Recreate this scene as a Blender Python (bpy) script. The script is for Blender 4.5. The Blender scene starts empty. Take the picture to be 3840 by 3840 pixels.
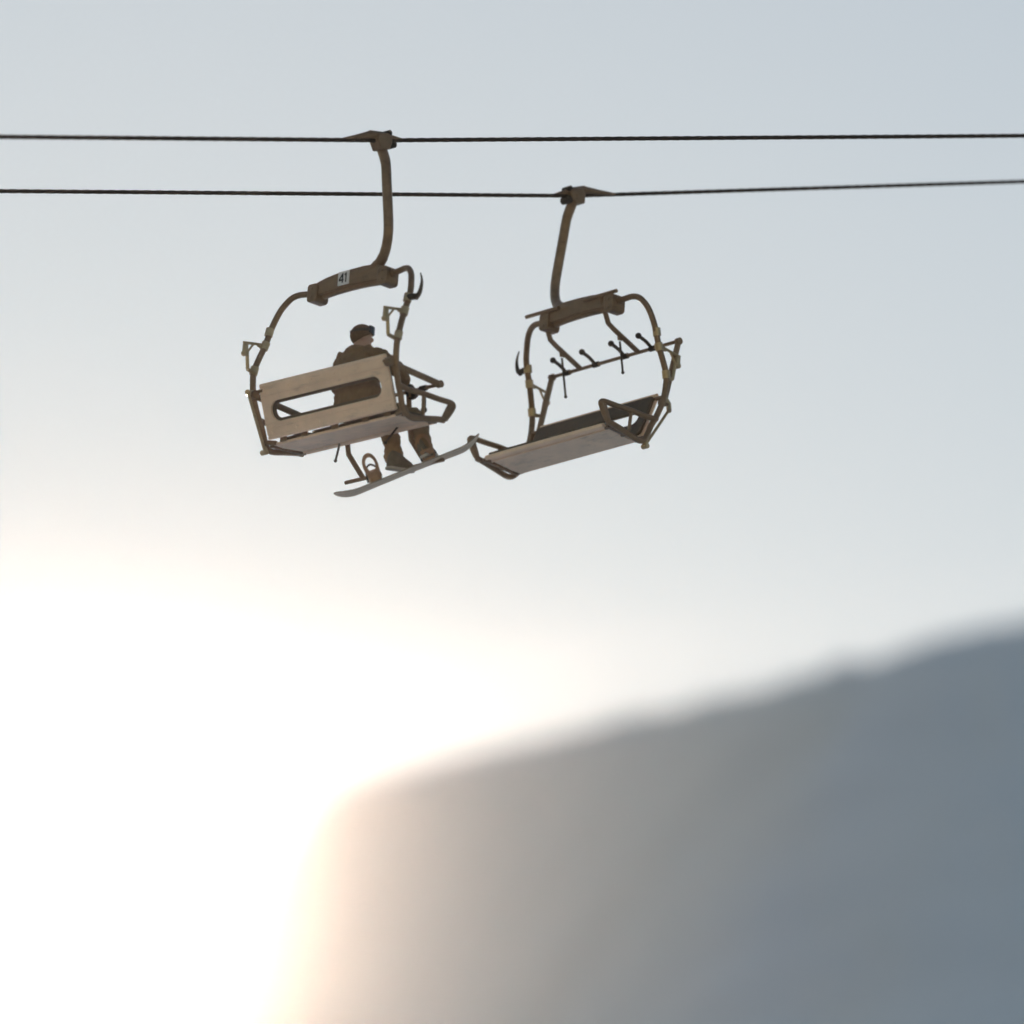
import bpy, bmesh, math, random
from mathutils import Vector, Matrix, noise
random.seed(7)
R_ = math.radians
sc = bpy.context.scene

# ------------------------------------------------------------------ camera
CAM_AT = Vector((0, 0, 1.7))
PITCH, ROLL = R_(19.43), R_(7.03)
fwd = Vector((0, math.cos(PITCH), math.sin(PITCH)))
up0 = Vector((0, -math.sin(PITCH), math.cos(PITCH)))
right = Vector((1, 0, 0)) * math.cos(ROLL) + up0 * math.sin(ROLL)
up = -Vector((1, 0, 0)) * math.sin(ROLL) + up0 * math.cos(ROLL)
cam_d = bpy.data.cameras.new('camera')
cam = bpy.data.objects.new('camera', cam_d)
sc.collection.objects.link(cam)
M = Matrix((right, up, -fwd)).transposed().to_4x4()
M.translation = CAM_AT
cam.matrix_world = M
cam_d.sensor_width = 36
cam_d.lens = 367.8
cam_d.clip_start, cam_d.clip_end = 0.5, 6000
cam_d.dof.use_dof = True
cam_d.dof.focus_distance = 102.0
cam_d.dof.aperture_fstop = 0.67
sc.camera = cam

# ------------------------------------------------------------------ sky and sun
SUN_EL, SUN_AZ = R_(16.70), R_(-2.65)          # azimuth from +Y towards +X
world = bpy.data.worlds.new("World")
sc.world = world
world.use_nodes = True
wt = world.node_tree
wt.nodes.clear()
sky = wt.nodes.new('ShaderNodeTexSky')
sky.sky_type = 'NISHITA'
sky.sun_disc = False
sky.sun_elevation = SUN_EL
sky.sun_rotation = SUN_AZ
sky.altitude = 1800
sky.air_density = 1.5
sky.dust_density = 0.65
sky.ozone_density = 0.25
bg = wt.nodes.new('ShaderNodeBackground')
bg.inputs['Strength'].default_value = 0.131
wo = wt.nodes.new('ShaderNodeOutputWorld')
wt.links.new(sky.outputs[0], bg.inputs['Color'])
wt.links.new(bg.outputs[0], wo.inputs['Surface'])

sun_d = bpy.data.lights.new('sun', 'SUN')
sun_d.energy = 2.55
sun_d.angle = R_(0.5)
sun_d.color = (1.0, 0.84, 0.70)
sun = bpy.data.objects.new('sun', sun_d)
sc.collection.objects.link(sun)
sdir = Vector((math.cos(SUN_EL) * math.sin(SUN_AZ), math.cos(SUN_EL) * math.cos(SUN_AZ), math.sin(SUN_EL)))
sun.rotation_euler = sdir.to_track_quat('Z', 'Y').to_euler()
sun.location = (0, 0, 60)

sc.view_settings.view_transform = 'Standard'
sc.view_settings.look = 'None'
sc.view_settings.gamma = 1
sc.view_settings.use_curve_mapping = False
sc.view_settings.exposure = -0.5
sc.cycles.max_bounces = 8
sc.cycles.volume_bounces = 0

HAZE_DENSITY, HAZE_G = 1.15e-5, 0.977

# ------------------------------------------------------------------ helpers
def link(o):
    sc.collection.objects.link(o)
    return o

def tag(o, label=None, cat=None, group=None, kind=None):
    for k, v in (('label', label), ('category', cat), ('group', group), ('kind', kind)):
        if v:
            o[k] = v
    return o

def finish(name, bm, mat, parent=None, smooth=True, scale=1.0, bevel=0.0):
    if scale != 1.0:
        bmesh.ops.scale(bm, vec=(scale,) * 3, verts=bm.verts)
    bmesh.ops.recalc_face_normals(bm, faces=bm.faces)
    me = bpy.data.meshes.new(name)
    bm.to_mesh(me)
    bm.free()
    if smooth:
        for p in me.polygons:
            p.use_smooth = True
        me.set_sharp_from_angle(angle=R_(38))
    for m in (mat if isinstance(mat, (list, tuple)) else [mat]):
        me.materials.append(m)
    o = link(bpy.data.objects.new(name, me))
    if parent:
        o.parent = parent
    if bevel:
        b = o.modifiers.new('bevel', 'BEVEL')
        b.width = bevel
        b.segments = 2
        b.limit_method = 'ANGLE'
        b.angle_limit = R_(40)
    return o

def empty(name, parent=None):
    o = link(bpy.data.objects.new(name, None))
    o.empty_display_size = 0.3
    if parent:
        o.parent = parent
    return o

def spline(pts, n=6):
    P = [Vector(p) for p in pts]
    if len(P) < 3:
        return P
    P = [P[0] * 2 - P[1]] + P + [P[-1] * 2 - P[-2]]
    out = []
    for i in range(1, len(P) - 2):
        p0, p1, p2, p3 = P[i - 1:i + 3]
        for k in range(n):
            t = k / n
            out.append(0.5 * (2 * p1 + (p2 - p0) * t + (2 * p0 - 5 * p1 + 4 * p2 - p3) * t * t
                              + (3 * p1 - p0 - 3 * p2 + p3) * t ** 3))
    out.append(P[-2])
    return out

def tube(bm, pts, r, seg=14, smooth=0, flat=1.0, mi=0):
    """round (or flattened) bar along a path; r is a number or a list"""
    P = spline(pts, smooth) if smooth else [Vector(p) for p in pts]
    n = len(P)
    rr = r if isinstance(r, (list, tuple)) else [r] * n
    if len(rr) != n:
        rr = [rr[0] + (rr[-1] - rr[0]) * i / (n - 1) if len(rr) == 2 else
              rr[min(len(rr) - 1, int(i / (n - 1) * (len(rr) - 1)))] for i in range(n)]
    t0 = (P[1] - P[0]).normalized()
    ref = Vector((1, 0, 0)) if abs(t0.x) < 0.8 else Vector((0, 1, 0))
    u = (ref - t0 * ref.dot(t0)).normalized()
    rings = []
    for i in range(n):
        a = P[max(i - 1, 0)]
        b = P[min(i + 1, n - 1)]
        t = (b - a).normalized()
        u = (u - t * u.dot(t)).normalized()
        v = t.cross(u)
        k = 1.0
        if 0 < i < n - 1:
            c = (P[i] - P[i - 1]).normalized().dot((P[i + 1] - P[i]).normalized())
            k = 1 / max(0.6, math.sqrt(max(0.0, (1 + c) / 2)))
        rings.append([bm.verts.new(P[i] + (u * math.cos(w) * flat + v * math.sin(w) * k) * rr[i])
                      for w in (2 * math.pi * j / seg for j in range(seg))])
    for i in range(n - 1):
        for j in range(seg):
            f = bm.faces.new((rings[i][j], rings[i][(j + 1) % seg], rings[i + 1][(j + 1) % seg], rings[i + 1][j]))
            f.material_index = mi
    for ring in (rings[0], rings[-1]):
        f = bm.faces.new(ring)
        f.material_index = mi

def box(bm, c, s, rot=None, mi=0):
    m = Matrix.Translation(Vector(c))
    if rot is not None:
        m = m @ rot.to_4x4()
    m = m @ Matrix.Diagonal((s[0], s[1], s[2], 1))
    r = bmesh.ops.create_cube(bm, size=1, matrix=m)
    for v in r['verts']:
        for f in v.link_faces:
            f.material_index = mi

def ball(bm, c, r, s=(1, 1, 1), u=16, v=10):
    m = Matrix.Translation(Vector(c)) @ Matrix.Diagonal((r * s[0], r * s[1], r * s[2], 1))
    bmesh.ops.create_uvsphere(bm, u_segments=u, v_segments=v, radius=1, matrix=m)

def prism(bm, outline, axis, a, b):
    """outline is a list of 2-D points in the plane across `axis`, swept from a to b"""
    def pt(p, w):
        if axis == 'x':
            return Vector((w, p[0], p[1]))
        if axis == 'y':
            return Vector((p[0], w, p[1]))
        return Vector((p[0], p[1], w))
    A = [bm.verts.new(pt(p, a)) for p in outline]
    B = [bm.verts.new(pt(p, b)) for p in outline]
    n = len(A)
    for i in range(n):
        bm.faces.new((A[i], A[(i + 1) % n], B[(i + 1) % n], B[i]))
    bm.faces.new(A)
    bm.faces.new(B[::-1])

def rrect(hx, hy, r, k=8):
    out = []
    for cx, cy, a0 in ((hx - r, hy - r, 0), (-hx + r, hy - r, 90), (-hx + r, -hy + r, 180), (hx - r, -hy + r, 270)):
        for i in range(k + 1):
            a = R_(a0 + 90 * i / k)
            out.append((cx + r * math.cos(a), cy + r * math.sin(a)))
    return out

# ------------------------------------------------------------------ materials
def mat(name, col, rough=0.5, metal=0.0, var=0.12, scale=6.0, bump=0.0, bscale=60.0, dirt=None, spec=0.5, coat=0.0):
    m = bpy.data.materials.new(name)
    m.use_nodes = True
    nt = m.node_tree
    b = nt.nodes['Principled BSDF']
    tc = nt.nodes.new('ShaderNodeTexCoord')
    nz = nt.nodes.new('ShaderNodeTexNoise')
    nz.inputs['Scale'].default_value = scale
    nz.inputs['Detail'].default_value = 6
    nz.inputs['Roughness'].default_value = 0.6
    nt.links.new(tc.outputs['Object'], nz.inputs['Vector'])
    rp = nt.nodes.new('ShaderNodeValToRGB')
    lo = [c * (1 - var) for c in col]
    hi = [min(1, c * (1 + var)) for c in col]
    rp.color_ramp.elements[0].position = 0.3
    rp.color_ramp.elements[1].position = 0.7
    rp.color_ramp.elements[0].color = (*(dirt or lo), 1)
    rp.color_ramp.elements[1].color = (*hi, 1)
    nt.links.new(nz.outputs['Fac'], rp.inputs['Fac'])
    nt.links.new(rp.outputs['Color'], b.inputs['Base Color'])
    mr = nt.nodes.new('ShaderNodeMapRange')
    mr.inputs['To Min'].default_value = max(0.02, rough - 0.1)
    mr.inputs['To Max'].default_value = min(1, rough + 0.12)
    nt.links.new(nz.outputs['Fac'], mr.inputs['Value'])
    nt.links.new(mr.outputs['Result'], b.inputs['Roughness'])
    b.inputs['Metallic'].default_value = metal
    b.inputs['Specular IOR Level'].default_value = spec
    b.inputs['Coat Weight'].default_value = coat
    if bump:
        n2 = nt.nodes.new('ShaderNodeTexNoise')
        n2.inputs['Scale'].default_value = bscale
        n2.inputs['Detail'].default_value = 4
        nt.links.new(tc.outputs['Object'], n2.inputs['Vector'])
        bp = nt.nodes.new('ShaderNodeBump')
        bp.inputs['Strength'].default_value = bump
        bp.inputs['Distance'].default_value = 0.01
        nt.links.new(n2.outputs['Fac'], bp.inputs['Height'])
        nt.links.new(bp.outputs['Normal'], b.inputs['Normal'])
    return m

STEEL = mat('galvanised_steel', (0.235, 0.148, 0.086), 0.38, 0.35, 0.18, 9, 0.1, 90)  # warm veil of the sun's glare is mixed into this brown base colour
BRIGHT = mat('bright_steel', (0.46, 0.345, 0.205), 0.35, 0.6, 0.15, 12, 0.08, 80)
PANEL = mat('seat_sheet', (0.90, 0.665, 0.475), 0.55, 0.1, 0.10, 3.5, 0.06, 40)  # lightened and warmed: the glare's lift is put into the sheet's colour
PAD = mat('brown_vinyl', (0.115, 0.080, 0.048), 0.6, 0, 0.2, 20, 0.2, 200)
RUBBER = mat('black_rubber', (0.050, 0.038, 0.027), 0.7, 0, 0.2, 20, 0.15, 150)
ROPE = mat('oiled_rope', (0.050, 0.032, 0.020), 0.55, 0.5, 0.25, 30)
WHITE = mat('white_plate', (0.75, 0.74, 0.71), 0.5, 0, 0.05, 30)
BLACK = mat('black_ink', (0.02, 0.02, 0.02), 0.6, 0, 0.05, 30)
JACKET = mat('jacket_cloth', (0.215, 0.135, 0.075), 0.85, 0, 0.2, 14, 0.5, 35)  # the brown includes the glare's warm veil, painted into the cloth
TROUSER = mat('trouser_cloth', (0.28, 0.19, 0.11), 0.85, 0, 0.2, 14, 0.5, 35)
BEANIE = mat('knit_wool', (0.115, 0.068, 0.036), 0.95, 0, 0.3, 60, 0.8, 120)
SKIN = mat('skin', (0.48, 0.30, 0.22), 0.55, 0, 0.08, 10)
HAIR = mat('hair', (0.06, 0.04, 0.025), 0.7, 0, 0.3, 50)
GLOVE = mat('glove_leather', (0.04, 0.035, 0.03), 0.7, 0, 0.2, 30, 0.3, 90)
BOOT = mat('boot_leather', (0.16, 0.13, 0.10), 0.6, 0, 0.2, 20, 0.2, 60)
SOLE = mat('boot_sole', (0.5, 0.46, 0.40), 0.7, 0, 0.1, 20)
LENS = mat('goggle_lens', (0.03, 0.03, 0.035), 0.12, 0, 0.1, 5, coat=0.5)
BOARD_TOP = mat('board_topsheet', (0.20, 0.16, 0.12), 0.35, 0, 0.15, 5, coat=0.3)
BOARD_BASE = mat('board_base', (0.62, 0.46, 0.31), 0.4, 0, 0.12, 5)
BIND = mat('binding_plastic', (0.34, 0.19, 0.10), 0.45, 0, 0.15, 12)

def scuff(m, light, dark, amt=0.5):
    nt = m.node_tree
    b = nt.nodes['Principled BSDF']
    src = b.inputs['Base Color'].links[0].from_socket
    tc = nt.nodes.new('ShaderNodeTexCoord')
    mp = nt.nodes.new('ShaderNodeMapping')
    mp.inputs['Scale'].default_value = (3.0, 9.0, 22.0)
    nt.links.new(tc.outputs['Object'], mp.inputs['Vector'])
    for col, sc_, lo, hi in ((dark, 1.0, 0.56, 0.70), (light, 2.7, 0.62, 0.70)):
        nz = nt.nodes.new('ShaderNodeTexNoise')
        nz.inputs['Scale'].default_value = sc_
        nz.inputs['Detail'].default_value = 8
        nz.inputs['Roughness'].default_value = 0.7
        nt.links.new(mp.outputs['Vector'], nz.inputs['Vector'])
        rg = nt.nodes.new('ShaderNodeMapRange')
        rg.inputs['From Min'].default_value = lo
        rg.inputs['From Max'].default_value = hi
        rg.inputs['To Max'].default_value = amt
        nt.links.new(nz.outputs['Fac'], rg.inputs['Value'])
        mx = nt.nodes.new('ShaderNodeMix')
        mx.data_type = 'RGBA'
        mx.inputs['B'].default_value = (*col, 1)
        nt.links.new(rg.outputs['Result'], mx.inputs['Factor'])
        nt.links.new(src, mx.inputs['A'])
        src = mx.outputs['Result']
    nt.links.new(src, b.inputs['Base Color'])
scuff(STEEL, (0.36, 0.29, 0.21), (0.08, 0.05, 0.03), 0.6)
scuff(PANEL, (0.90, 0.80, 0.66), (0.42, 0.30, 0.20), 0.55)
scuff(BRIGHT, (0.62, 0.56, 0.45), (0.25, 0.17, 0.09), 0.5)
scuff(BOARD_BASE, (0.75, 0.68, 0.58), (0.30, 0.22, 0.15), 0.5)

def snow_mat(name, col, scale):
    m = mat(name, col, 0.8, 0, 0.06, scale, 0.35, scale * 4)
    m.node_tree.nodes['Principled BSDF'].inputs['Specular IOR Level'].default_value = 0.25
    return m
SNOW = snow_mat('snow', (0.80, 0.82, 0.85), 0.4)
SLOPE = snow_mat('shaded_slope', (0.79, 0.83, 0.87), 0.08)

# ------------------------------------------------------------------ ground and hill
def ground_h(x, y):
    t = min(1.0, max(0.0, (y - 330) / 510))
    return (0.25 * min(x, 0) + 0.06 * max(x, 0) + 0.08 * max(y, -60) + 60 * t * t * (3 - 2 * t)
            + 0.25 * noise.noise(Vector((x * 0.05, y * 0.05, 0))) * min(1, abs(y) / 20))

def grid(name, xs, ys, fn, m):
    bm = bmesh.new()
    V = [[bm.verts.new((x, y, fn(x, y))) for x in xs] for y in ys]
    for j in range(len(ys) - 1):
        for i in range(len(xs) - 1):
            bm.faces.new((V[j][i], V[j][i + 1], V[j + 1][i + 1], V[j + 1][i]))
    me = bpy.data.meshes.new(name)
    bm.to_mesh(me)
    bm.free()
    for p in me.polygons:
        p.use_smooth = True
    me.materials.append(m)
    o = link(bpy.data.objects.new(name, me))
    return tag(o, kind='structure')

gx = [-200 + 8 * i for i in range(51)]
gy = [-60 + 10 * i for i in range(112)]
grid('ground', gx, gy, ground_h, SNOW)

# a snowy shoulder: its crest runs across the view on the right, then bends away and climbs into the distance
CREST = [(160, 530, 196), (90, 515, 192), (46.7, 505.0, 187.9), (35.8, 500.0, 180.9), (26.3, 500.0, 176.5), (20.3, 501.0, 174.65),
         (15.3, 506.0, 173.97), (11.7, 520.0, 177.1), (9.4, 545.0, 184.5), (6.0, 620.0, 207.6), (-0.5, 760.0, 250.9),
         (-9.8, 900.0, 293.1), (-13.6, 945.0, 306.1), (-15.4, 958.0, 307.5), (-17.2, 965.0, 300.0), (-19.0, 972.0, 280.0), (-20.0, 978.0, 240.0)]
def hill_h(x, y):
    best = None
    for (ax_, ay_, az_), (bx_, by_, bz_) in zip(CREST, CREST[1:]):
        dx, dy = bx_ - ax_, by_ - ay_
        t = max(0.0, min(1.0, ((x - ax_) * dx + (y - ay_) * dy) / (dx * dx + dy * dy)))
        ex, ey = x - ax_ - t * dx, y - ay_ - t * dy
        d2 = ex * ex + ey * ey
        if best is None or d2 < best[0]:
            best = (d2, az_ + t * (bz_ - az_), dx * (y - ay_) - dy * (x - ax_), ex)
    d = math.sqrt(best[0])
    near = min(1.0, d / 6)
    n = 0.35 * noise.noise(Vector((x * 0.22, y * 0.05, 3))) + 0.45 * noise.noise(Vector((x * 0.75, y * 0.12, 9)))
    big = 0.8 * noise.noise(Vector((x * 0.05, y * 0.03, 5))) * near
    if best[2] > 0:                              # the open side: steep flank, eased at the lip
        k = max(0.0, -best[3] / max(d, 1e-6))         # how far this side faces left
        h = best[1] - (0.62 + 2.2 * k * k) * (math.sqrt(d * d + 1) - 1)
    else:                                        # behind the crest
        h = best[1] - 0.10 * d - 0.0008 * d * d
    return h + n + big - 0.9
def steps(*seg):
    out = []
    for a, b, st in seg:
        k = int(round((b - a) / st))
        out += [a + st * i for i in range(k)]
    return out + [seg[-1][1]]
hx = steps((-200, -60, 10), (-60, -26, 2), (-26, 32, 0.65), (32, 60, 2), (60, 180, 10))
hy = steps((230, 440, 10), (440, 560, 3), (560, 1055, 6))
grid('hill', hx, hy, hill_h, SLOPE)

# ------------------------------------------------------------------ haze: a closed block of thin air whose top follows the mountainside
bmh = bmesh.new()
def haze_top(x, y):
    return 11.3 + 0.3271 * y + 0.30 * x
HX, HY0, HY1, HB = 205, -65, 1060, -62
c0 = [bmh.verts.new((x, y, HB)) for x, y in ((-HX, HY0), (HX, HY0), (HX, HY1), (-HX, HY1))]
c1 = [bmh.verts.new((x, y, haze_top(x, y))) for x, y in ((-HX, HY0), (HX, HY0), (HX, HY1), (-HX, HY1))]
bmh.faces.new(c0)
bmh.faces.new(c1)
for i in range(4):
    bmh.faces.new((c0[i], c0[(i + 1) % 4], c1[(i + 1) % 4], c1[i]))
HZ = bpy.data.materials.new('haze_air')
HZ.use_nodes = True
hn = HZ.node_tree
hn.nodes.clear()
pv = hn.nodes.new('ShaderNodeVolumePrincipled')
pv.inputs['Color'].default_value = (1, 0.875, 0.80, 1)
pv.inputs['Density'].default_value = HAZE_DENSITY
pv.inputs['Anisotropy'].default_value = HAZE_G
ho = hn.nodes.new('ShaderNodeOutputMaterial')
hn.links.new(pv.outputs[0], ho.inputs['Volume'])
haze = finish('haze', bmh, HZ, smooth=False)
tag(haze, kind='stuff')

# ------------------------------------------------------------------ ropes
PHI = R_(47.474)
def rdir(e):
    return Vector((math.sin(PHI) * math.cos(e), math.cos(PHI) * math.cos(e), math.sin(e)))
GL = Vector((-1.669, 93.193, 38.151))
GR = Vector((0.226, 98.45, 39.865))
def haul_rope(g, e0, e1, r, label):
    bm = bmesh.new()
    seg, lobes = 18, 6
    rings = []
    ts = [-34, -25] + [-16 + 0.06 * i for i in range(534)] + [28, 45]
    for t in ts:
        d = rdir(e0 if t < 0 else e1)
        p = g + d * t
        u = d.cross(Vector((0, 0, 1))).normalized()
        v = u.cross(d)
        ring = []
        for j in range(seg):
            a = 2 * math.pi * j / seg
            q = r * (1 + 0.07 * math.cos(lobes * a))
            w = a + t * 6.5
            ring.append(bm.verts.new(p + (u * math.cos(w) + v * math.sin(w)) * q))
        rings.append(ring)
    for A, B in zip(rings, rings[1:]):
        for j in range(seg):
            bm.faces.new((A[j], A[(j + 1) % seg], B[(j + 1) % seg], B[j]))
    o = finish('haul_rope', bm, ROPE)
    return tag(o, label, 'cable', 'two haul ropes of the chairlift')
haul_rope(GL, 0.3420, 0.3539, 0.0205, 'upper dark steel haul rope carrying the chair with the rider')
haul_rope(GR, 0.3390, 0.3673, 0.0195, 'lower dark steel haul rope carrying the empty chair')

# ------------------------------------------------------------------ chair (all numbers in chair units, U metres each)
U = 0.78014
def chair(number=None):
    root = empty('chairlift_chair')
    # --- grip, built along the rope; posed afterwards to the slope of its rope
    bm = bmesh.new()
    for pts, rr in (([(0, -0.72, 0.012), (0, -0.45, 0.040), (0, -0.20, 0.072)], [0.016, 0.034, 0.052]),
                    ([(0, -0.20, 0.072), (0, 0.0, 0.062), (0, 0.34, 0.012)], [0.058, 0.05, 0.018])):
        tube(bm, pts, rr, 10)
    grip = finish('grip', bm, STEEL, root, scale=U, bevel=0.0)
    grip.location = Vector((0.52, -0.168, 1.70)) * U
    bm = bmesh.new()
    prism(bm, [(-0.10, -0.12), (0.05, -0.12), (0.10, -0.04), (0.12, 0.04), (0.05, 0.085), (-0.09, 0.085), (-0.14, 0.01)], 'x', -0.095, 0.075)
    finish('jaw', bm, STEEL, grip, scale=U, bevel=0.012)
    for yy, zz, r in ((0.125, -0.055, 0.05), (0.085, 0.085, 0.036)):
        bm = bmesh.new()
        tube(bm, [(-0.07, yy, zz), (0.07, yy, zz)], r, 16)
        tube(bm, [(-0.09, yy, zz), (0.09, yy, zz)], r * 0.4, 10)
        finish('roller', bm, RUBBER, grip, scale=U)
    # --- hanger
    bm = bmesh.new()
    hp = [(0.475, -0.16, 1.71), (0.515, -0.15, 1.58), (0.583, -0.14, 1.40), (0.622, -0.135, 1.145), (0.656, -0.125, 0.88),
          (0.680, -0.11, 0.62), (0.672, -0.095, 0.47), (0.628, -0.07, 0.33), (0.55, -0.04, 0.225), (0.45, -0.015, 0.15), (0.33, 0.0, 0.095), (0.18, 0.0, 0.075)]
    tube(bm, hp, [0.066, 0.064, 0.062, 0.062, 0.062, 0.061, 0.061, 0.062, 0.066, 0.075, 0.08, 0.078], 18, 6)
    finish('hanger', bm, STEEL, root, scale=U)
    # --- cross beam
    bm = bmesh.new()
    top = [(-0.66, 0.075), (-0.54, 0.105), (-0.42, 0.13), (-0.25, 0.15), (0.0, 0.162), (0.25, 0.165), (0.45, 0.148), (0.60, 0.105), (0.67, 0.07)]
    bot = [(0.67, -0.06), (0.5, -0.065), (0.30, -0.06), (0.0, -0.045), (-0.30, -0.06), (-0.5, -0.065), (-0.66, -0.06)]
    prism(bm, top + bot, 'y', -0.075, 0.075)
    beam = finish('cross_beam', bm, STEEL, root, scale=U, bevel=0.012)
    bm = bmesh.new()                                 # pressed rib along the lower flange
    tube(bm, [(-0.50, 0, -0.07), (-0.2, 0, -0.052), (0.2, 0, -0.052), (0.50, 0, -0.07)], 0.045, 10, 5, flat=1.0)
    finish('lower_rib', bm, STEEL, beam, scale=U)
    for sg in (-1, 1):
        bm = bmesh.new()
        out = [(a + sg * 0.62, b - 0.035) for a, b in rrect(0.085, 0.115, 0.045, 5)]
        prism(bm, out, 'y', -0.105, 0.105)
        tube(bm, [(sg * 0.62, -0.118, 0.015), (sg * 0.62, 0.118, 0.015)], 0.022, 8)
        tube(bm, [(sg * 0.62, -0.118, -0.095), (sg * 0.62, 0.118, -0.095)], 0.022, 8)
        tube(bm, [(sg * 0.68, 0, 0.0), (sg * 0.745, 0, 0.0)], 0.052, 14)
        finish('clamp_block', bm, STEEL, beam, scale=U, bevel=0.008)
    if number:
        bm = bmesh.new()
        box(bm, (-0.085, -0.0815, 0.062), (0.19, 0.012, 0.175))
        def stroke(a, b, w=0.022):                   # a, b in plate coordinates
            a, b = Vector(a), Vector(b)
            d = b - a
            n = Vector((-d.y, d.x)).normalized() * w / 2
            q = [a + n, b + n, b - n, a - n]
            P = []
            for yy in (-0.0880, -0.0905):
                P.append([bm.verts.new((-0.085 + k.x, yy, 0.062 + k.y)) for k in q])
            for i in range(4):
                f = bm.faces.new((P[0][i], P[0][(i + 1) % 4], P[1][(i + 1) % 4], P[1][i]))
                f.material_index = 1
            for s in P:
                f = bm.faces.new(s)
                f.material_index = 1
        stroke((-0.012, -0.062), (-0.012, 0.062))     # 4
        stroke((-0.012, 0.055), (-0.072, -0.020))
        stroke((-0.078, -0.024), (0.008, -0.024))
        stroke((0.048, -0.062), (0.048, 0.062))       # 1
        stroke((0.048, 0.056), (0.022, 0.034), 0.018)
        finish('number_plate', bm, [WHITE, BLACK], beam, smooth=False, scale=U)
    # --- side frames
    for sg in (-1, 1):
        bm = bmesh.new()
        path = [(0.66, 0, 0), (0.80, -0.005, 0.004), (0.93, -0.02, 0.012), (1.03, -0.045, -0.015), (1.11, -0.075, -0.09), (1.17, -0.115, -0.20),
                (1.225, -0.17, -0.40), (1.235, -0.25, -0.65), (1.26, -0.32, -0.85), (1.278, -0.365, -1.01), (1.272, -0.372, -1.15), (1.262, -0.350, -1.35),
                (1.240, -0.27, -1.58), (1.228, -0.209, -1.70), (1.222, -0.16, -1.83), (1.235, -0.10, -1.915), (1.245, 0.0, -1.950),
                (1.25, 0.20, -1.905), (1.25, 0.42, -1.855), (1.25, 0.52, -1.842)]
        tube(bm, [(sg * x, y, z) for x, y, z in path], 0.0385, 16, 5)
        fr = finish('side_frame', bm, STEEL, root, scale=U)
        for x, y, z, dx, dy, dz in ((1.228, -0.205, -0.47, .03, -.2, -1), (1.236, -0.252, -0.655, .09, -.3, -1), (1.278, -0.362, -1.00, .02, -.2, -1)):
            d = Vector((sg * dx, dy, dz)).normalized()
            c = Vector((sg * x, y, z))
            bm = bmesh.new()
            tube(bm, [c - d * 0.05, c + d * 0.05], 0.052, 14)
            finish('collar', bm, BRIGHT, fr, scale=U)
        # pole bracket behind the tube
        bm = bmesh.new()
        xs = sg * 1.245
        tube(bm, [(xs, -0.25, -0.64), (xs, -0.60, -0.70)], 0.018, 8)
        tube(bm, [(xs, -0.25, -0.69), (xs, -0.36, -0.67)], 0.022, 8)
        tube(bm, [(xs, -0.43, -0.67), (xs, -0.53, -0.81)], 0.014, 8)
        tube(bm, [(xs, -0.53, -0.81), (xs, -0.50, -1.02)], 0.023, 10)
        tube(bm, [(xs, -0.50, -1.02), (xs, -0.37, -1.04)], 0.026, 8)
        br = finish('pole_bracket', bm, BRIGHT, root, scale=U)
        bm = bmesh.new()
        box(bm, (xs, -0.565, -0.775), (0.05, 0.06, 0.13))
        tube(bm, [(xs - 0.04, -0.565, -0.83), (xs + 0.04, -0.565, -0.83)], 0.035, 10)
        finish('bracket_box', bm, BRIGHT, br, scale=U, bevel=0.006)
    # --- curved hook, on one side only
    bm = bmesh.new()
    tube(bm, [(1.20, -0.21, -0.46), (1.38, -0.21, -0.48)], 0.04, 10)
    tube(bm, [(1.37, -0.21, -0.50), (1.43, -0.21, -0.45), (1.46, -0.21, -0.36), (1.46, -0.21, -0.28), (1.43, -0.21, -0.19)],
         [0.036, 0.008], 12, 5)
    finish('hook', bm, RUBBER, root, scale=U)
    # --- stay rod on the other side
    bm = bmesh.new()
    tube(bm, [(-1.262, -0.355, -1.28), (-1.20, -0.50, -1.34), (-1.085, -0.615, -1.375)], 0.034, 10)
    tube(bm, [(-1.09, -0.60, -1.38), (-1.222, -0.129, -1.99)], 0.019, 10)
    tube(bm, [(-1.28, -0.128, -1.995), (-1.19, -0.128, -1.995)], 0.034, 10)
    tube(bm, [(-1.215, -0.12, -1.985), (-1.24, -0.13, -1.90)], 0.026, 10)
    finish('stay_rod', bm, BRIGHT, root, scale=U)
    # --- backrest: pressed sheet with a long rounded slot, leaning back
    lean = math.atan2(0.229, 0.612)
    FB = Matrix.Translation((0, -0.275, -1.543)) @ Matrix.Rotation(lean, 4, 'X')
    def slotted(bm, hx, hz, rc, sx, sz, z0, cx, t0, t1):
        k = 8
        outer = rrect(hx, hz, rc, k)
        inner = [(a + cx, b + z0) for a, b in rrect(sx, sz, sz * 0.98, k)]
        L = []
        for y in (t0, t1):
            L.append(([bm.verts.new((a, y, b)) for a, b in outer], [bm.verts.new((a, y, b)) for a, b in inner]))
        n = len(outer)
        for (o, i_) in L:
            for j in range(n):
                bm.faces.new((o[j], o[(j + 1) % n], i_[(j + 1) % n], i_[j]))
        for w in (0, 1):
            for j in range(n):
                bm.faces.new((L[0][w][j], L[0][w][(j + 1) % n], L[1][w][(j + 1) % n], L[1][w][j]))
    bm = bmesh.new()
    slotted(bm, 1.125, 0.318, 0.06, 0.975, 0.130, -0.012, -0.015, -0.018, 0.012)
    tube(bm, [(-1.10, 0.0, 0.325), (1.10, 0.0, 0.325)], 0.03, 12)
    tube(bm, [(-1.12, 0.002, -0.318), (1.12, 0.002, -0.318)], 0.024, 12)
    tube(bm, [(-1.09, -0.02, 0.205), (1.09, -0.02, 0.205)], 0.013, 8)     # pressed beads
    tube(bm, [(-1.09, -0.02, -0.20), (1.09, -0.02, -0.20)], 0.010, 8)
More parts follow.
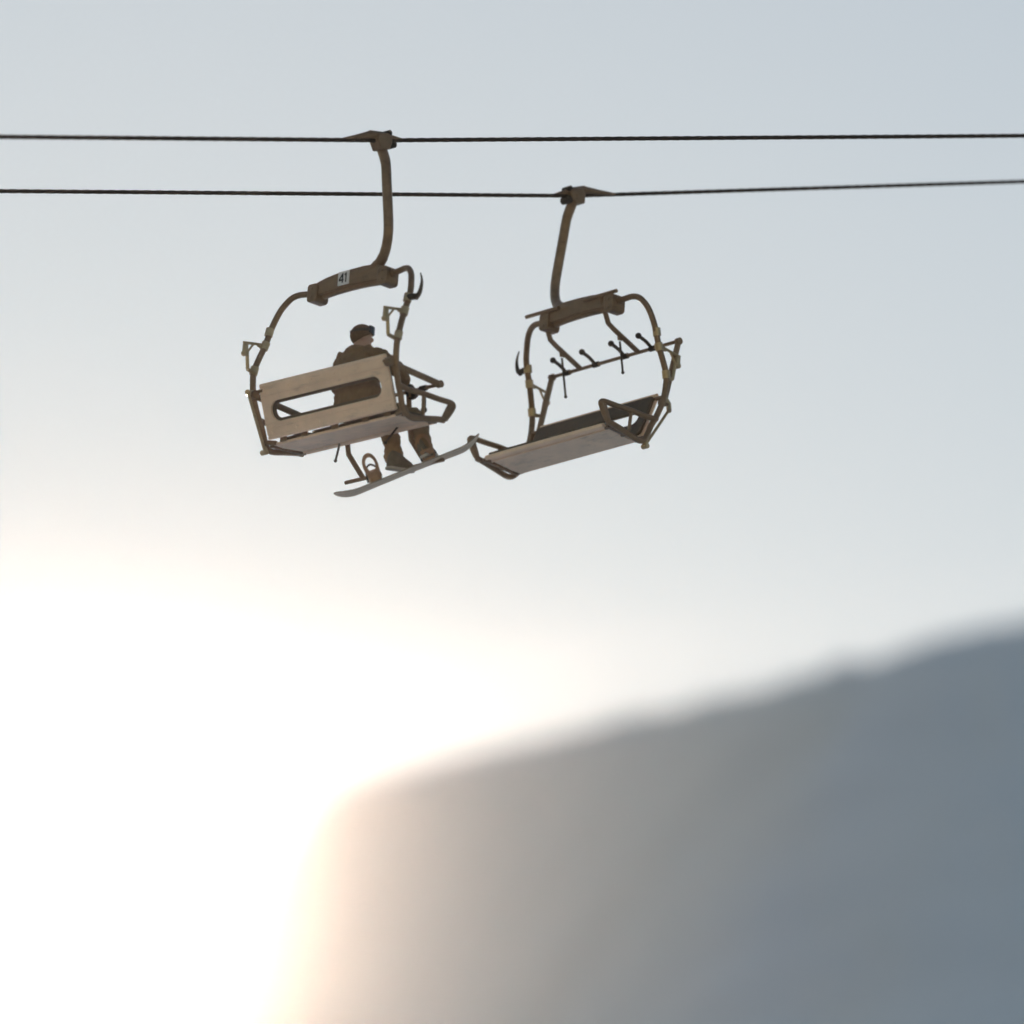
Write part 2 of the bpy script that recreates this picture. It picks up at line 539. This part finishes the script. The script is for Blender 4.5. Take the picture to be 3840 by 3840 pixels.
    for q in (-1.05, -0.62, -0.2, 0.2, 0.62, 1.05):
        for zz in (0.262, -0.262):
            tube(bm, [(q, -0.030, zz), (q, -0.010, zz)], 0.016, 10)
    bmesh.ops.transform(bm, matrix=FB, verts=bm.verts)
    back = finish('backrest', bm, PANEL, root, scale=U)
    bm = bmesh.new()
    slotted(bm, 1.105, 0.295, 0.06, 0.935, 0.092, -0.012, -0.015, 0.0125, 0.055)
    bmesh.ops.transform(bm, matrix=FB, verts=bm.verts)
    finish('cushion', bm, PAD, back, scale=U, bevel=0.012)
    # --- seat
    bm = bmesh.new()
    under = [(-0.085, -1.918), (0.05, -1.918), (0.30, -1.885), (0.48, -1.862), (0.505, -1.845)]
    upper = [(0.50, -1.825), (0.30, -1.845), (0.05, -1.885), (-0.085, -1.888)]
    prism(bm, under + upper, 'x', -1.10, 1.10)
    tube(bm, [(-1.12, 0.475, -1.850), (1.12, 0.475, -1.850)], 0.03, 12)
    tube(bm, [(-1.10, 0.395, -1.880), (1.10, 0.395, -1.880)], 0.014, 8)
    tube(bm, [(-1.10, -0.085, -1.904), (1.10, -0.085, -1.904)], 0.020, 10)
    seat = finish('seat', bm, PANEL, root, scale=U, bevel=0.006)
    def bracket(fn):
        bm = bmesh.new()
        fn(bm)
        finish('seat_bracket', bm, STEEL, seat, scale=U, bevel=0.006)
    for sg in (-1, 1):
        bracket(lambda bm: (box(bm, (sg * 1.165, 0.19, -1.885), (0.05, 0.56, 0.05), Matrix.Rotation(R_(5), 3, 'X')),
                            tube(bm, [(sg * 1.09, 0.15, -1.895), (sg * 1.25, 0.15, -1.90)], 0.025, 8),
                            tube(bm, [(sg * 1.09, 0.42, -1.87), (sg * 1.25, 0.42, -1.865)], 0.025, 8)))
        bracket(lambda bm: tube(bm, [(sg * 1.235, -0.15, -1.87), (sg * 1.06, -0.09, -1.895)], 0.03, 10))
        bracket(lambda bm: tube(bm, [(sg * 1.262, -0.36, -1.29), (sg * 1.06, -0.37, -1.29)], 0.026, 10))
    for q in (-0.92, -0.54, 0.0, 0.54, 0.92):
        bracket(lambda bm: box(bm, (q, -0.115, -1.866), (0.10, 0.03, 0.07)))
    bm = bmesh.new()
    for q in range(4):
        cx = -0.81 + 0.54 * q
        out = [(-0.07, -1.884), (0.05, -1.884), (0.30, -1.844), (0.49, -1.824), (0.50, -1.80), (0.44, -1.775), (0.24, -1.785), (0.08, -1.80), (-0.04, -1.818), (-0.075, -1.84)]
        w0 = (0.225, 0.19, 0.262, 0.25)[q]
        prism(bm, out, 'x', cx - w0, cx + w0)
    finish('cushion', bm, PAD, seat, scale=U, bevel=0.015)
    # --- armrests
    for sg in (-1, 1):
        bm = bmesh.new()
        pts = [(-0.28, -1.60), (-0.10, -1.615), (0.15, -1.60), (0.40, -1.60), (0.60, -1.595), (0.655, -1.62), (0.64, -1.67), (0.57, -1.78), (0.50, -1.845)]
        tube(bm, [(sg * 1.25, y, z) for y, z in pts], 0.036, 12, 4, flat=1.0)
        tube(bm, [(sg * 1.25, 0.15, -1.60), (sg * 1.25, 0.17, -1.87)], 0.022, 8)
        tube(bm, [(sg * 1.25, 0.62, -1.63), (sg * 1.25, 0.53, -1.82)], 0.052, 10, flat=0.5)
        finish('armrest', bm, STEEL, root, scale=U)
    # --- restraint bar, built lowered about its pivot
    bar = None
    bm = bmesh.new()
    for sg in (-1, 1):
        x = sg * 1.205
        tube(bm, [(x, 0, 0), (x, 0.87, 0)], 0.044, 12, flat=0.55)
        tube(bm, [(x - 0.035, 0, 0), (x + 0.06, 0, 0)], 0.055, 14)
        tube(bm, [(x - 0.03, 0.87, 0), (x + 0.03, 0.87, 0)], 0.046, 14)
    tube(bm, [(-1.205, 0.875, 0), (1.205, 0.875, 0)], 0.023, 12)
    bar = finish('restraint_bar', bm, STEEL, root, scale=U)
    bar.location = Vector((0, -0.42, -1.338)) * U
    for x in (0.655, -0.45):
        bm = bmesh.new()
        st = [(x, 0.875, 0), (x, 0.985, -0.534), (x, 1.295, -0.793)]
        tube(bm, [st[0], (x, 0.978, -0.47), (x, 1.01, -0.575), st[2]], 0.033, 12)
        tube(bm, [(x - 0.31, 1.295, -0.80), (x + 0.31, 1.295, -0.80)], 0.025, 12)
        # gusset under the strut
        g = [(0.93, -0.20), (0.965, -0.40), (0.875, -0.36)]
        prism(bm, g, 'x', x - 0.012, x + 0.012)
        finish('footrest', bm, STEEL, bar, scale=U)
        bm = bmesh.new()
        if x > 0:
            s0 = Vector((x, 0.87, -0.33)); ln = 0.50
        else:
            s0 = Vector((x, 0.87, -0.33)); ln = 0.40
        tube(bm, [(0, 0, 0), (0, 0, -ln)], 0.014, 8)
        ball(bm, (0, 0, -ln), 0.022)
        so = finish('cord', bm, RUBBER, bar, scale=U)
        so.location = s0 * U
    for x in (0.915, 0.36, -0.195, -0.715):
        bm = bmesh.new()
        tube(bm, [(x, 0.87, -0.01), (x, 0.91, -0.13), (x, 0.925, -0.255)], 0.024, 10, 4)
        ball(bm, (x, 0.925, -0.265), 0.040)
        tube(bm, [(x - 0.05, 0.875, 0), (x + 0.05, 0.875, 0)], 0.036, 12)
        finish('leg_divider', bm, RUBBER, bar, scale=U)
    return root, bar

def pose_grip(root, deg):
    g = [c for c in root.children if c.name.startswith('grip')][0]
    g.rotation_euler = (R_(deg), 0, 0)

def pose_bar(bar, deg):
    bar.rotation_euler = (R_(deg), 0, 0)
    for ch in bar.children:
        if ch.name.startswith('cord'):
            ch.rotation_euler = (R_(-deg - 12), 0, 0)   # the cord hangs and trails a little

TL = R_(3.917)
chair_a, bar_a = chair(number='41')
RLm = (Matrix.Rotation(-PHI, 3, 'Z') @ Matrix.Rotation(TL, 3, 'X'))
OL = Vector((-1.777, 93.645, 36.836))
mw = RLm.to_4x4()
mw.translation = OL
chair_a.matrix_world = mw
pose_bar(bar_a, -3.5)
for c in bar_a.children:                      # the cord beside the rider is pushed back by the legs
    if c.name.startswith('cord') and c.location.x > 0:
        c.rotation_euler = (R_(3.5 - 36), 0, 0)
pose_grip(chair_a, 15.9)
tag(chair_a, 'chairlift chair numbered 41 seen from behind, carrying a snowboarder', 'ski lift chair', 'chairs hanging from the lift ropes')

def copy_tree(o, parent=None):
    c = o.copy()
    link(c)
    c.parent = parent
    for ch in list(o.children):
        if ch.name.startswith('number_plate'):
            continue
        copy_tree(ch, c)
    return c
chair_b = copy_tree(chair_a)
bar_b = [c for c in chair_b.children if c.name.startswith('restraint_bar')][0]
RRm = (Matrix.Rotation(math.pi - PHI - R_(3.467), 3, 'Z') @ Matrix.Rotation(-TL, 3, 'X'))
SB = 1.016
mw = RRm.to_4x4() @ Matrix.Scale(SB, 4)
mw.translation = GR - RRm @ (Vector((0.520, -0.174, 1.701)) * U * SB)
chair_b.matrix_world = mw
pose_bar(bar_b, 101.7)
pose_grip(chair_b, -15.9)
tag(chair_b, 'empty chairlift chair seen from the front with its restraint bar raised', 'ski lift chair', 'chairs hanging from the lift ropes')

# ------------------------------------------------------------------ rider (chair units, in the left chair's frame)
def skin_mesh(name, verts, edges, radii, m, parent, sub=2, root=0, extra=None, voxel=None):
    me = bpy.data.meshes.new(name)
    me.from_pydata([Vector(v) * U for v in verts], edges, [])
    o = link(bpy.data.objects.new(name, me))
    sk = o.modifiers.new('skin', 'SKIN')
    sk.use_smooth_shade = True
    for i, r in enumerate(radii):
        r = r if isinstance(r, tuple) else (r, r)
        me.skin_vertices[0].data[i].radius = (r[0] * U, r[1] * U)
        me.skin_vertices[0].data[i].use_root = (i == root)
    if sub:
        o.modifiers.new('sub', 'SUBSURF').levels = sub
    dg = bpy.context.evaluated_depsgraph_get()
    new = bpy.data.meshes.new_from_object(o.evaluated_get(dg))
    bpy.data.objects.remove(o)
    if extra:
        bm = bmesh.new()
        bm.from_mesh(new)
        extra(bm)
        bm.to_mesh(new)
        bm.free()
    new.name = name
    new.materials.clear()
    new.materials.append(m)
    ob = link(bpy.data.objects.new(name, new))
    if voxel:
        md = ob.modifiers.new('remesh', 'REMESH')
        md.mode = 'VOXEL'
        md.voxel_size = voxel
        md.use_smooth_shade = True
        sm = ob.modifiers.new('smooth', 'SMOOTH')
        sm.iterations = 3
        dg = bpy.context.evaluated_depsgraph_get()
        n2 = bpy.data.meshes.new_from_object(ob.evaluated_get(dg))
        ob.modifiers.clear()
        ob.data = n2
        n2.name = name
    for p in ob.data.polygons:
        p.use_smooth = True
    ob.parent = parent
    return ob

def loft(bm, rings, n=28):
    """closed tube through elliptical rings (cx, cy, z, rx, ry), squarer than an ellipse"""
    prev = None
    for cx, cy, z, rx, ry in rings:
        ring = []
        for k in range(n):
            a = 2 * math.pi * k / n
            c, d = math.cos(a), math.sin(a)
            q = (abs(c) ** 2.6 + abs(d) ** 2.6) ** (-1 / 2.6)
            ring.append(bm.verts.new(Vector((cx + rx * c * q, cy + ry * d * q, z)) * U))
        if prev:
            for k in range(n):
                bm.faces.new((prev[k], prev[(k + 1) % n], ring[(k + 1) % n], ring[k]))
        else:
            bm.faces.new(ring[::-1])
        prev = ring
    bm.faces.new(prev)
rider = empty('person')
mw = RLm.to_4x4()
mw.translation = OL
rider.matrix_world = mw
tag(rider, 'person in dark jacket and beanie riding the chair, one boot strapped to a snowboard', 'person')

HC = Vector((0.205, 0.03, -0.735))          # head centre
HR = Matrix.Rotation(R_(-38), 3, 'Z')       # looks to the right
PEL, CH, NK = (0.19, 0.03, -1.62), (0.175, -0.03, -1.15), (0.185, -0.005, -0.93)
SR, SL = (0.43, 0.02, -1.0), (-0.09, 0.02, -1.0)
ER, EL_ = (0.70, 0.13, -1.16), (-0.30, 0.12, -1.28)
WR, WL = (0.73, 0.38, -1.33), (0.02, 0.36, -1.34)
HPR, HPL = (0.32, 0.06, -1.63), (0.06, 0.06, -1.63)
KA, KB = (0.185, 0.575, -1.70), (0.70, 0.60, -1.69)
AA, AB_ = (0.40, 0.545, -2.25), (0.80, 0.70, -2.13)

bv = [PEL, (0.18, 0.0, -1.40), CH, (0.18, -0.01, -1.02), NK, tuple(HC + Vector((0, -0.01, -0.06))),
      SR, ER, WR, SL, EL_, WL, HPR, KB, AB_, HPL, KA, AA]
be = [(0, 1), (1, 2), (2, 3), (3, 4), (4, 5), (3, 6), (6, 7), (7, 8), (3, 9), (9, 10), (10, 11), (0, 12), (12, 13), (13, 14), (0, 15), (15, 16), (16, 17)]
br_ = [(.17, .13), (.16, .12), (.18, .13), (.14, .10), .075, .08, .08, .055, .042, .08, .055, .042, .11, .08, .055, .11, .08, .055]
def head_geo(bm):
    loft(bm, [(0.22, 0.02, -1.70, 0.22, 0.13), (0.20, -0.01, -1.45, 0.20, 0.12), (0.18, -0.03, -1.15, 0.21, 0.13), (0.18, -0.02, -1.0, 0.15, 0.10), (0.19, 0.0, -0.88, 0.07, 0.07), (0.20, 0.015, -0.76, 0.065, 0.065)])
    t = Matrix.Translation(HC * U) @ HR.to_4x4()
    def ell(c, r, s):
        m = t @ Matrix.Translation(Vector(c) * U) @ Matrix.Diagonal((r * s[0] * U, r * s[1] * U, r * s[2] * U, 1))
        bmesh.ops.create_uvsphere(bm, u_segments=20, v_segments=14, radius=1, matrix=m)
    ell((0, 0, 0.02), 0.118, (0.84, 1.0, 1.0))
    ell((0, 0.03, -0.07), 0.09, (0.80, 0.92, 0.85))     # jaw
    ell((0, 0.125, -0.015), 0.022, (0.8, 1.2, 1.4))     # nose
    ell((0, 0.110, -0.070), 0.022, (1.5, 0.6, 0.5))     # lips
    ell((0, 0.098, -0.115), 0.028, (1.2, 0.8, 0.8))     # chin
    for s in (-1, 1):
        ell((s * 0.101, -0.005, -0.015), 0.032, (0.35, 0.75, 1.1))   # ears
        ell((s * 0.040, 0.100, 0.018), 0.018, (1.2, 0.7, 0.8))      # eyes
body = skin_mesh('body', bv, be, br_, SKIN, rider, 2, 0, head_geo, 0.009)

jv = [(0.18, -0.03, -1.06), SR, (0.58, 0.07, -1.05), ER, (0.73, 0.27, -1.26), WR, SL, (-0.21, 0.06, -1.12), EL_, (-0.15, 0.26, -1.31), WL]
je = [(0, 1), (1, 2), (2, 3), (3, 4), (4, 5), (0, 6), (6, 7), (7, 8), (8, 9), (9, 10)]
jr = [(.16, .12), .125, .112, .105, .088, .072, .12, .105, .098, .085, .07]
def collar(bm):
    loft(bm, [(0.25, 0.02, -1.75, 0.36, 0.17), (0.27, 0.0, -1.62, 0.375, 0.185), (0.275, -0.03, -1.45, 0.35, 0.17), (0.24, -0.05, -1.25, 0.32, 0.17),
              (0.19, -0.04, -1.08, 0.27, 0.155), (0.18, -0.03, -0.99, 0.20, 0.13), (0.185, -0.015, -0.92, 0.13, 0.115)])
    t = Matrix.Translation(Vector((0.19, -0.045, -0.935)) * U)
    for c, r, q in (((0.01, 0, 0.0), 0.15, (1.55, 0.78, 0.46)), ((-0.17, 0.0, -0.03), 0.12, (1.1, 0.8, 0.55)), ((0.20, 0.03, 0.0), 0.09, (1.2, 0.9, 0.7))):
        m = t @ Matrix.Translation(Vector(c) * U) @ Matrix.Diagonal((r * q[0] * U, r * q[1] * U, r * q[2] * U, 1))
        bmesh.ops.create_uvsphere(bm, u_segments=18, v_segments=12, radius=1, matrix=m)
jacket = skin_mesh('jacket', jv, je, jr, JACKET, rider, 2, 0, collar, 0.011)
# folds in the cloth
def crumple(o, amp, sc_):
    for v in o.data.vertices:
        n = noise.noise(v.co * sc_) + 0.5 * noise.noise(v.co * sc_ * 2.3 + Vector((3, 1, 7)))
        v.co += v.normal * n * amp
crumple(jacket, 0.020, 10)
crumple(jacket, 0.008, 26)

tv = [(0.19, 0.04, -1.60), HPR, (0.52, 0.34, -1.665), KB, (0.73, 0.64, -1.88), (0.765, 0.675, -2.03), (0.79, 0.695, -2.13),
      HPL, (0.12, 0.34, -1.665), KA, (0.27, 0.575, -1.90), (0.345, 0.565, -2.08), (0.385, 0.555, -2.24)]
te = [(0, 1), (1, 2), (2, 3), (3, 4), (4, 5), (5, 6), (0, 7), (7, 8), (8, 9), (9, 10), (10, 11), (11, 12)]
tr = [(.20, .15), .145, .135, .128, .115, .108, .115, .145, .135, .128, .118, .115, .128]
trousers = skin_mesh('trousers', tv, te, tr, TROUSER, rider, 2, 0, None, 0.011)
crumple(trousers, 0.018, 11)
crumple(trousers, 0.007, 28)

# beanie, hair edge, goggles
bm = bmesh.new()
bmesh.ops.create_uvsphere(bm, u_segments=28, v_segments=18, radius=1)
bmesh.ops.scale(bm, vec=(0.118, 0.140, 0.135), verts=bm.verts)
bmesh.ops.bisect_plane(bm, geom=bm.verts[:] + bm.edges[:] + bm.faces[:], plane_co=(0, 0, -0.055), plane_no=(0, 0.62, -1), clear_outer=True)
low = [v for v in bm.verts if v.is_boundary]
for v in low:
    v.co.x *= 1.04
    v.co.y *= 1.04
bmesh.ops.transform(bm, matrix=Matrix.Translation(HC + Vector((0, 0, 0.03))) @ HR.to_4x4(), verts=bm.verts)
be_ = finish('beanie', bm, BEANIE, rider, scale=U)
sd = be_.modifiers.new('thick', 'SOLIDIFY')
sd.thickness = 0.008
sd.offset = 1
bm = bmesh.new()
pts = []
for i in range(25):
    a = 2 * math.pi * i / 24
    pts.append((0.125 * math.sin(a), 0.143 * math.cos(a), 0.045 + 0.02 * math.cos(a)))
tube(bm, pts, 0.022, 8, flat=0.45)
bmesh.ops.transform(bm, matrix=Matrix.Translation(HC + Vector((0, 0, 0.03))) @ HR.to_4x4(), verts=bm.verts)
gg = finish('goggles', bm, RUBBER, rider, scale=U)
bm = bmesh.new()
out = [(math.sin(R_(a)) * 0.134, math.cos(R_(a)) * 0.152) for a in range(-62, 63, 6)]
inn = [(math.sin(R_(a)) * 0.122, math.cos(R_(a)) * 0.138) for a in range(62, -63, -6)]
prism(bm, out + inn, 'z', 0.018, 0.112)
bmesh.ops.transform(bm, matrix=Matrix.Translation(HC + Vector((0, 0, 0.03))) @ HR.to_4x4(), verts=bm.verts)
finish('lens', bm, LENS, gg, scale=U, bevel=0.008)

# gloves with five bent fingers closed on the bar
def glove(w, tip, sgn):
    w, tip = Vector(w), Vector(tip)
    d = (tip - w).normalized()
    side = Vector((1, 0, 0)) * sgn
    side = (side - d * side.dot(d)).normalized()
    dn = d.cross(side)
    if dn.z > 0:
        dn = -dn
    V = [w, w + d * 0.05, w + d * 0.11]
    Rr = [0.05, (.055, .04), (.058, .036)]
    Ed = [(0, 1), (1, 2)]
    for k, (o_, ln) in enumerate(((-0.052, .085), (-0.018, .098), (0.017, .094), (0.05, .075))):
        b = len(V)
        base = w + d * 0.115 + side * o_
        V += [base, base + d * ln * 0.5 + dn * 0.015, base + d * ln * 0.62 + dn * (0.02 + ln * 0.45), base + d * ln * 0.25 + dn * (0.03 + ln * 0.62)]
        Ed += [(2, b), (b, b + 1), (b + 1, b + 2), (b + 2, b + 3)]
        Rr += [.020, .019, .018, .015]
    b = len(V)
    V += [w + d * 0.05 - side * 0.06, w + d * 0.09 - side * 0.075 + dn * 0.04, w + d * 0.12 - side * 0.05 + dn * 0.075]
    Ed += [(1, b), (b, b + 1), (b + 1, b + 2)]
    Rr += [.023, .021, .017]
    skin_mesh('glove', V, Ed, Rr, GLOVE, rider, 2, 0)
glove((0.73, 0.37, -1.335), (0.73, 0.47, -1.40), 1)
glove((0.02, 0.345, -1.335), (0.02, 0.45, -1.40), -1)

# ------------------------------------------------------------------ snowboard
ax = Vector((0.655, 0.62, 0.44)).normalized()
wd = Vector((-0.60, 0.75, 0.15))
wd = (wd - ax * wd.dot(ax)).normalized()
nm = ax.cross(wd).normalized()
BC = Vector((0.644, 0.579, -2.376))
board = empty('snowboard')
Bm = Matrix((ax, wd, nm)).transposed()       # board frame inside the chair frame
mw = (RLm @ Bm).to_4x4()
mw.translation = OL + RLm @ (BC * U)
board.matrix_world = mw
tag(board, 'snowboard with two bindings hanging under the rider, nose turned up', 'snowboard')
LEN, HALF = 1.50, 0.75
def bshape(s):                                # s in metres from the middle: half width and height
    a = abs(s) / HALF
    w = 0.122 + 0.022 * min(1, (a / 0.78) ** 2)
    if a > 0.78:
        q = (a - 0.78) / 0.22
        w *= math.sqrt(max(0.0, 1 - q * q)) * 0.97 + 0.03
    h = 0.0
    if a > 0.68:
        q = (a - 0.68) / 0.32
        h = (0.085 if s > 0 else 0.070) * q * q
    return w, h + 0.006 * (1 - a)
bm = bmesh.new()
N = 72
rows = []
for i in range(N + 1):
    s = -HALF + LEN * i / N
    w, h = bshape(s * 0.9999)
    w = max(w, 0.006)
    row = []
    for q in (-1, -0.5, 0, 0.5, 1):
        row.append((bm.verts.new((s, q * w, h + 0.011)), bm.verts.new((s, q * w, h))))
    rows.append(row)
for A, B in zip(rows, rows[1:]):
    for j in range(4):
        f = bm.faces.new((A[j][0], B[j][0], B[j + 1][0], A[j + 1][0]))
        f = bm.faces.new((A[j][1], A[j + 1][1], B[j + 1][1], B[j][1]))
        f.material_index = 1
    for j in (0, 4):
        bm.faces.new((A[j][0], A[j][1], B[j][1], B[j][0]))
for row in (rows[0], rows[-1]):
    for j in range(4):
        bm.faces.new((row[j][0], row[j + 1][0], row[j + 1][1], row[j][1]))
finish('deck', bm, [BOARD_TOP, BOARD_BASE], board)

def binding(x, worn):
    bm = bmesh.new()
    z0 = 0.018
    out = rrect(0.055, 0.115, 0.03, 5)
    prism(bm, [(a + x, b) for a, b in out], 'z', z0, z0 + 0.022)
    tube(bm, [(x, 0, z0), (x, 0, z0 + 0.034)], 0.05, 20)
    for sg in (-1, 1):                        # side rails and heel hoop
        prism(bm, [(-0.10, z0 + 0.02), (0.09, z0 + 0.02), (0.08, z0 + 0.045), (-0.04, z0 + 0.075), (-0.115, z0 + 0.105)], 'x', x + sg * 0.056 - 0.005, x + sg * 0.056 + 0.005)
    hoop = [(x + 0.058 * math.cos(R_(a)), -0.095 - 0.05 * math.sin(R_(a)), z0 + 0.09) for a in range(0, 181, 15)]
    tube(bm, hoop, 0.012, 8)
    if not worn:                              # folded straps and ratchets of the empty binding
        prism(bm, [(a + x, b) for a, b in rrect(0.048, 0.10, 0.02, 4)], 'z', z0 + 0.023, z0 + 0.06)
    b = finish('binding', bm, BIND, board, bevel=0.003)
    lean = R_(-14 if not worn else 10)
    bm = bmesh.new()                          # highback: a curved open frame
    n = 14
    ol, il = [], []
    for i in range(n + 1):
        a = math.pi * i / n
        ol.append((0.075 * math.cos(a), 0.10 + 0.115 * math.sin(a) ** 0.8))
        il.append((0.045 * math.cos(a), 0.10 + 0.075 * math.sin(a) ** 0.8))
    ol = [(0.062, 0.0)] + ol + [(-0.062, 0.0)]
    il = [(0.030, 0.055)] + il + [(-0.030, 0.055)]
    def hb(p, dy):
        cx_, cz_ = p
        y = -0.14 + dy + 1.6 * cx_ * cx_ * 6 + cz_ * math.tan(-lean) * -0.0 + cz_ * math.sin(lean)
        return bm.verts.new((x + cx_, y, z0 + 0.05 + cz_))
    for_dy = []
    for dy in (0, 0.010):
        for_dy.append(([hb(p, dy) for p in ol], [hb(p, dy) for p in il]))
    m_ = len(ol)
    for (o_, i_) in for_dy:
        for j in range(m_):
            bm.faces.new((o_[j], o_[(j + 1) % m_], i_[(j + 1) % m_], i_[j]))
    for w in (0, 1):
        for j in range(m_):
            bm.faces.new((for_dy[0][w][j], for_dy[0][w][(j + 1) % m_], for_dy[1][w][(j + 1) % m_], for_dy[1][w][j]))
    finish('highback', bm, BIND, b)
    bm = bmesh.new()
    rh = 0.115 if worn else 0.085
    for yy, hh in ((0.0, rh + 0.055), (0.085, rh)):   # ankle and toe strap
        arc = [(x + 0.068 * math.cos(R_(a)), yy + 0.012 * math.sin(R_(a)), z0 + 0.05 + hh * math.sin(R_(a))) for a in range(0, 181, 12)]
        tube(bm, arc, 0.022, 8, flat=0.4)
    finish('strap', bm, RUBBER, b)
binding(0.22, True)
binding(-0.33, False)

# boots (built in board orientation, children of the person)
def boot(pos, rot, shaft):
    """pos: sole centre, rot: 3x3 columns side, toe, up (chair frame, metres along)"""
    t = Matrix.Translation(Vector(pos) * U) @ rot.to_4x4()
    bm = bmesh.new()
    secs = [(-0.120, 0.040, 0.10), (-0.085, 0.048, 0.19), (0.0, 0.048, 0.18), (0.045, 0.050, 0.13), (0.09, 0.052, 0.105), (0.13, 0.050, 0.085), (0.158, 0.036, 0.060), (0.168, 0.015, 0.04)]
    prev = None
    first = None
    for y, w, h in secs:
        ring = [bm.verts.new((w * math.cos(R_(a)) * (1.0 if a < 180 else 0.95), y, 0.018 + max(0, math.sin(R_(a))) ** 0.7 * h if a <= 180 else 0.018))
                for a in range(0, 360, 20)]
        if prev:
            for j in range(len(ring)):
                bm.faces.new((prev[j], prev[(j + 1) % len(ring)], ring[(j + 1) % len(ring)], ring[j]))
        else:
            bm.faces.new(ring)
        prev = ring
    bm.faces.new(prev)
    bmesh.ops.transform(bm, matrix=t, verts=bm.verts)
    b = finish('boot', bm, BOOT, rider)
    md = b.modifiers.new('sub', 'SUBSURF')
    md.levels = md.render_levels = 1
    bm = bmesh.new()
    ol = [(-0.05, -0.10), (-0.03, -0.128), (0.03, -0.128), (0.05, -0.10), (0.047, 0.0), (0.055, 0.09), (0.045, 0.15), (0.015, 0.175), (-0.015, 0.175), (-0.045, 0.15), (-0.055, 0.09), (-0.047, 0.0)]
    prism(bm, ol, 'z', 0.0, 0.026)
    bmesh.ops.transform(bm, matrix=t, verts=bm.verts)
    finish('sole', bm, SOLE, b, bevel=0.005)
Bcols = Bm
posB = BC + ax * (0.22 / U) + nm * (0.058 / U)
boot(posB, Bm @ Matrix.Rotation(R_(-25), 3, 'Z'), 0)
up_l = Vector((0.02, -0.08, 1)).normalized()
toe = Vector((0.25, 0.95, 0.10))
toe = (toe - up_l * toe.dot(up_l)).normalized()
rotA = Matrix((toe.cross(up_l), toe, up_l)).transposed()
posA = Vector((0.425, 0.59, -2.325))
boot(posA, rotA, 0)
